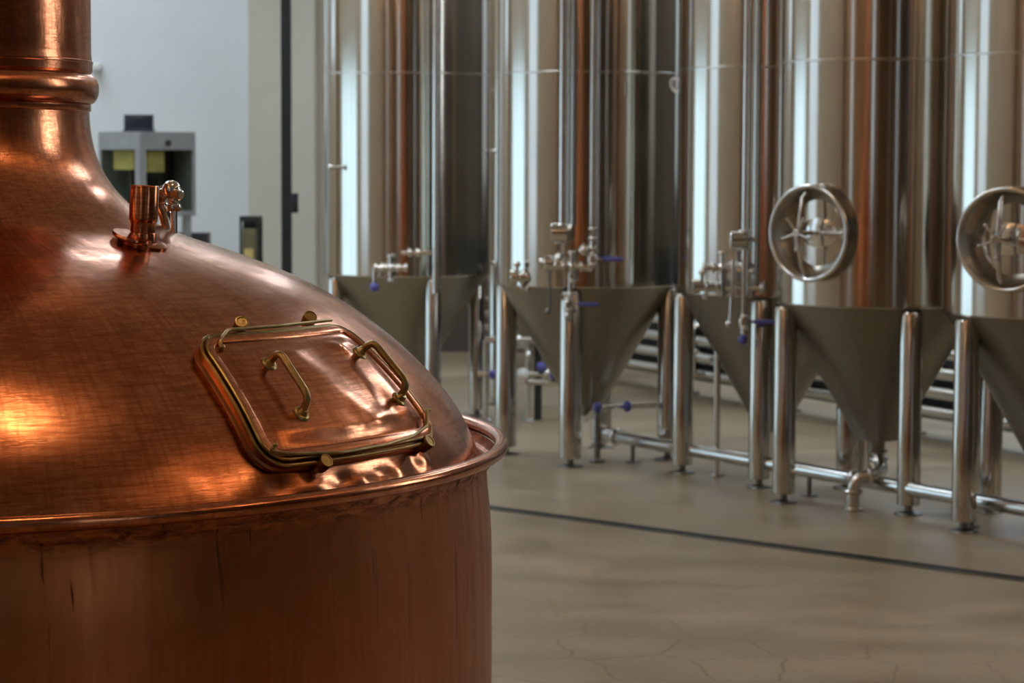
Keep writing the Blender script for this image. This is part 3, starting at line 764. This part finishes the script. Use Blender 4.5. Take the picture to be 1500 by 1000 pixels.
# ------------------------------------------------------------------ pipes on the floor
p0 = Vector((.612, 16.06, .15)); p1 = Vector((2.684, 12.67, .15)); d = (p1-p0).normalized(); p2 = p1+d*1.4
b = NB(); rod(b, Vector((0,0,0)), p2-p0, .042, 24)
hp = obj('floor_pipe', b, M['pipe'], None, loc=p0)
tag(hp, 'long bright steel pipe running low above the floor past the tank legs', 'pipe')
b = NB(); clamp(b, Vector((0,0,0)), d, .062, .05); clamp(b, d*.16, d, .058, .03); disc(b, d*-.04, d, .045, .05, 24); obj('end_cap', b, M['chrome'], hp)
b = NB(); q = d*2.62; clamp(b, q, d, .056, .03); obj('coupling', b, M['pipe'], hp)
for s in (.35, 2.2, 3.6):
    b = NB(); q = d*s; rod(b, q+Vector((0,0,-.04)), q+Vector((0,0,-.15)), .015); disc(b, q+Vector((0,0,-.15)), (0,0,1), .05, .01, 18)
    obj('pipe_support', b, M['darksteel'], hp)

rk = thing('pipe_rack', 'dark rack of stacked horizontal pipes seen low between the tank legs', 'pipe rack', (2.45, 18.3, 0), math.atan2(-3.5, 1.67))
# the rack runs parallel to the tanks, behind them
for z, r in ((.20, .045), (.34, .05), (.48, .05), (.62, .045), (.86, .03)):
    b = NB(); rod(b, Vector((-6.3, .0, z)), Vector((4.2, .0, z)), r, 16); obj('pipe', b, M['pipe'], rk)
for x0, z0, z1 in ((-1.9, .2, .62), (.2, .34, .86), (1.9, .2, .48), (3.1, .34, .62)):
    b = NB(); tube(b, roundpath([(x0, 0, z0), (x0, -.14, z0), (x0, -.14, z1), (x0, 0, z1)], .06, 5), .03, 14); clamp(b, (x0, -.14, (z0+z1)/2), (0,0,1), .05, .03); obj('jumper_bend', b, M['chrome'], rk)
for q in (-6.1, -4.2, -2.4, -.8, .9, 2.5, 4.0):
    b = NB(); box(b, q-.03, q+.03, .07, .13, 0, 1.3); box(b, q-.05, q+.05, .02, .18, 0, .015); obj('stand', b, M['darksteel'], rk, False)
b = NB(); box(b, -6.3, 4.1, .14, .2, .12, 1.3); obj('back_panel', b, M['dark'], rk, False)

# cleaning line with valves between the first two tanks
cl = thing('cleaning_line', 'tangle of small pipes and blue-capped valves between the two leftmost tanks', 'pipework', (.10, 18.25, 0))
b = NB()
for z, x0, x1 in ((.36, -.36, .55), (.62, -.3, .3), (.30, .0, .6)): rod(b, (x0, 0, z), (x1, 0, z), .026)
for x in (-.3, .02, .42): rod(b, (x, 0, .015), (x, 0, .62 if x < .3 else .36), .022); disc(b, (x, 0, 0), (0,0,1), .05, .018, 18)
for x, z in ((-.2, .36), (.16, .36), (.3, .30), (-.05, .62), (.02, .5), (.42, .2)): clamp(b, (x, 0, z), (1, 0, 0), .046, .03)
obj('pipe_run', b, M['pipe'], cl)
b = NB()
for x, z1 in ((-.10, 1.0), (.10, 1.1), (.30, 1.05)): rod(b, (x, .14, 0), (x, .14, z1), .03); clamp(b, (x, .14, z1*.7), (0,0,1), .05, .04)
box(b, -.16, .0, .05, .2, .8, .98); box(b, .04, .2, .06, .2, .62, .8); box(b, .22, .4, .05, .22, .85, 1.02); tube(b, roundpath([(-.10,.14,.95), (-.10,.14,1.14), (.3,.14,1.14), (.3,.14,1.0)], .08, 5), .028)
tag(obj('valve_block', b, M['dark'], cl), 'dark valve blocks and risers')
for x, z in ((-.24, .36), (.12, .42), (.22, .36), (.3, .27)):
    b = NB(); ball(b, (x, -.04, z), .036, n=12); rod(b, (x, 0, z), (x, -.04, z), .014); tag(obj('valve_cap', b, M['blue'], cl), 'blue valve cap')
b = NB(); ball(b, (-.02, -.03, .36), .05, n=14); rod(b, (-.02, .0, .36), (-.02, -.03, .36), .015); tag(obj('sight_glass', b, M['white'], cl), 'white round fitting')

# ------------------------------------------------------------------ at the back wall
def W(x, y, Y): return Vector(((x-750)/f_px*Y, Y, CAMH-(y-237.5-.004*(x-750))/f_px*Y))
# black post
Y = 21.0; c = W(419.5, 0, Y)
t = thing('black_post', 'tall thin black steel post standing left of the first tank', 'post', (c.x, Y, 0))
b = NB(); box(b, -.042, .042, -.042, .042, .012, ZC-.002); obj('shaft', b, M['black'], t, False)
b = NB(); box(b, -.1, .1, -.1, .1, 0, .012); obj('base_plate', b, M['black'], t, False)
b = NB(); q = W(433, 297, Y); box(b, .04, .10, -.05, .03, q.z-.085, q.z+.085); bevel(b, .006); obj('switch_box', b, M['black'], t)
# bottling machine
Y = 21.5; c = W(205, 0, Y)
mt = thing('bottling_machine', 'grey bottling machine cabinet with yellowish windows against the white wall', 'machine', (c.x, Y, 0), R_(45))
# its near corner faces the camera; +X runs along the right face, +Y along the left face
zt, zb2 = W(0, 192, Y).z, W(0, 313, Y).z
wR, wL = .62, .62
b = NB()
box(b, 0, wR, 0, wL, zt-.16, zt)
box(b, 0, wR, 0, wL, zb2-.02, zb2+.03)
for x, y in ((0, 0), (wR-.035, 0), (0, wL-.035)): box(b, x, x+(.07 if x == y else .035), y, y+(.07 if x == y else .035), zb2+.03, zt-.16)
box(b, wR-.02, wR, .035, wL, zb2+.03, zt-.16); box(b, .035, wR-.02, wL-.02, wL, zb2+.03, zt-.16)
bo = obj('housing', b, M['grey'], mt, False)
b = NB(); box(b, .12, wR-.022, .30, .34, zb2+.03, zt-.161); box(b, .30, .34, .12, .299, zb2+.03, zt-.161); box(b, .30, .34, .341, wL-.022, zb2+.03, zt-.161); obj('inner_panel', b, M['dark'], mt, False)
b = NB(); box(b, .14, .33, .08, .12, zt-.36, zt-.17); obj('glow_panel', b, M['yellow'], mt, False)  # yellow panels stand in for the lit interior behind the glass
b = NB(); box(b, .08, .12, .20, .50, zt-.34, zt-.17); obj('glow_panel', b, M['yellow'], mt, False)
for nm, a in (('window_pane', (.07, wR-.035, .012, .02, zb2+.03, zt-.16)), ('window_pane', (.012, .02, .07, wL-.035, zb2+.03, zt-.16))):
    b = NB(); box(b, *a); obj(nm, b, M['glass'], mt, False)
b = NB()
for x, y in ((.06, .06), (wR-.06, .06), (.06, wL-.06), (wR-.06, wL-.06)): box(b, x-.03, x+.03, y-.03, y+.03, 0, zb2-.02)
box(b, .04, wR-.04, .04, wL-.04, .3, .95); obj('base', b, M['grey'], mt, False)
b = NB(); disc(b, (.30, -.012, zt-.1), (0,-1,0), .03, .02, 16); obj('dial', b, M['dark'], mt)
b = NB(); q = W(194, 160, Y); z0 = zt+.002
box(b, -.135, .135, -.07, .07, 0, .025); box(b, -.13, .13, -.05, .03, .02, .155); bevel(b, .006)
mo = obj('monitor', b, M['screen'], None, loc=(q.x, Y+.42, z0)); tag(mo, 'small dark monitor standing on top of the grey bottling machine', 'monitor')
# low cabinet behind the machine
q = W(284, 340, 22.3)
b = NB(); box(b, -.14, .14, -.12, .12, .0, q.z); bevel(b, .01); bo = obj('electrical_cabinet', b, M['dark'], None, loc=(q.x, 22.3, 0)); tag(bo, 'low dark cabinet just right of the grey bottling machine, over the dome', 'cabinet')
b = NB(); box(b, -.10, .10, -.128, -.12, q.z-.5, q.z-.06); obj('door', b, M['black'], bo, False)
# carton stand
q = W(367, 316, 22.8)
t = thing('carton_stand', 'narrow dark stand holding a yellowish carton near the wall corner', 'stand', (q.x, 22.8, 0), R_(-8))
b = NB()
for x in (-.09, .075): box(b, x, x+.02, -.08, -.06, 0, q.z); box(b, x, x+.02, .06, .08, 0, q.z)
box(b, -.09, .095, -.08, .08, q.z-.05, q.z); box(b, -.09, .095, .055, .08, .3, q.z-.05); box(b, -.09, .095, -.08, .08, .9, .93); obj('frame', b, M['dark'], t, False)
b = NB(); box(b, -.068, .055, -.06, .05, .93, q.z-.12); bevel(b, .005); ca = obj('carton', b, M['olive'], t)
b = NB(); box(b, -.05, .04, -.066, -.06, .96, .96+.18); tag(obj('carton_face', b, M['yellow'], ca, False), 'yellow lower panel')
# small wall lamp by the chimney
q = W(141, 99, 24.9)
b = NB(); box(b, -.04, .05, -.06, .09, -.035, .035); bevel(b, .01); o = obj('wall_sensor', b, M['white'], None, loc=(q.x, 24.9, q.z)); tag(o, 'tiny white box on the white wall next to the copper chimney', 'sensor')

# ------------------------------------------------------------------ light
w = bpy.data.worlds.new('world'); w.use_nodes = True; scn.world = w
bg = w.node_tree.nodes['Background']; bg.inputs[0].default_value = (.75, .85, 1, 1); bg.inputs[1].default_value = .3
scn.view_settings.view_transform = 'Standard'; scn.view_settings.look = 'None'
scn.view_settings.gamma = 1; scn.view_settings.use_curve_mapping = False
scn.view_settings.exposure = 0.52
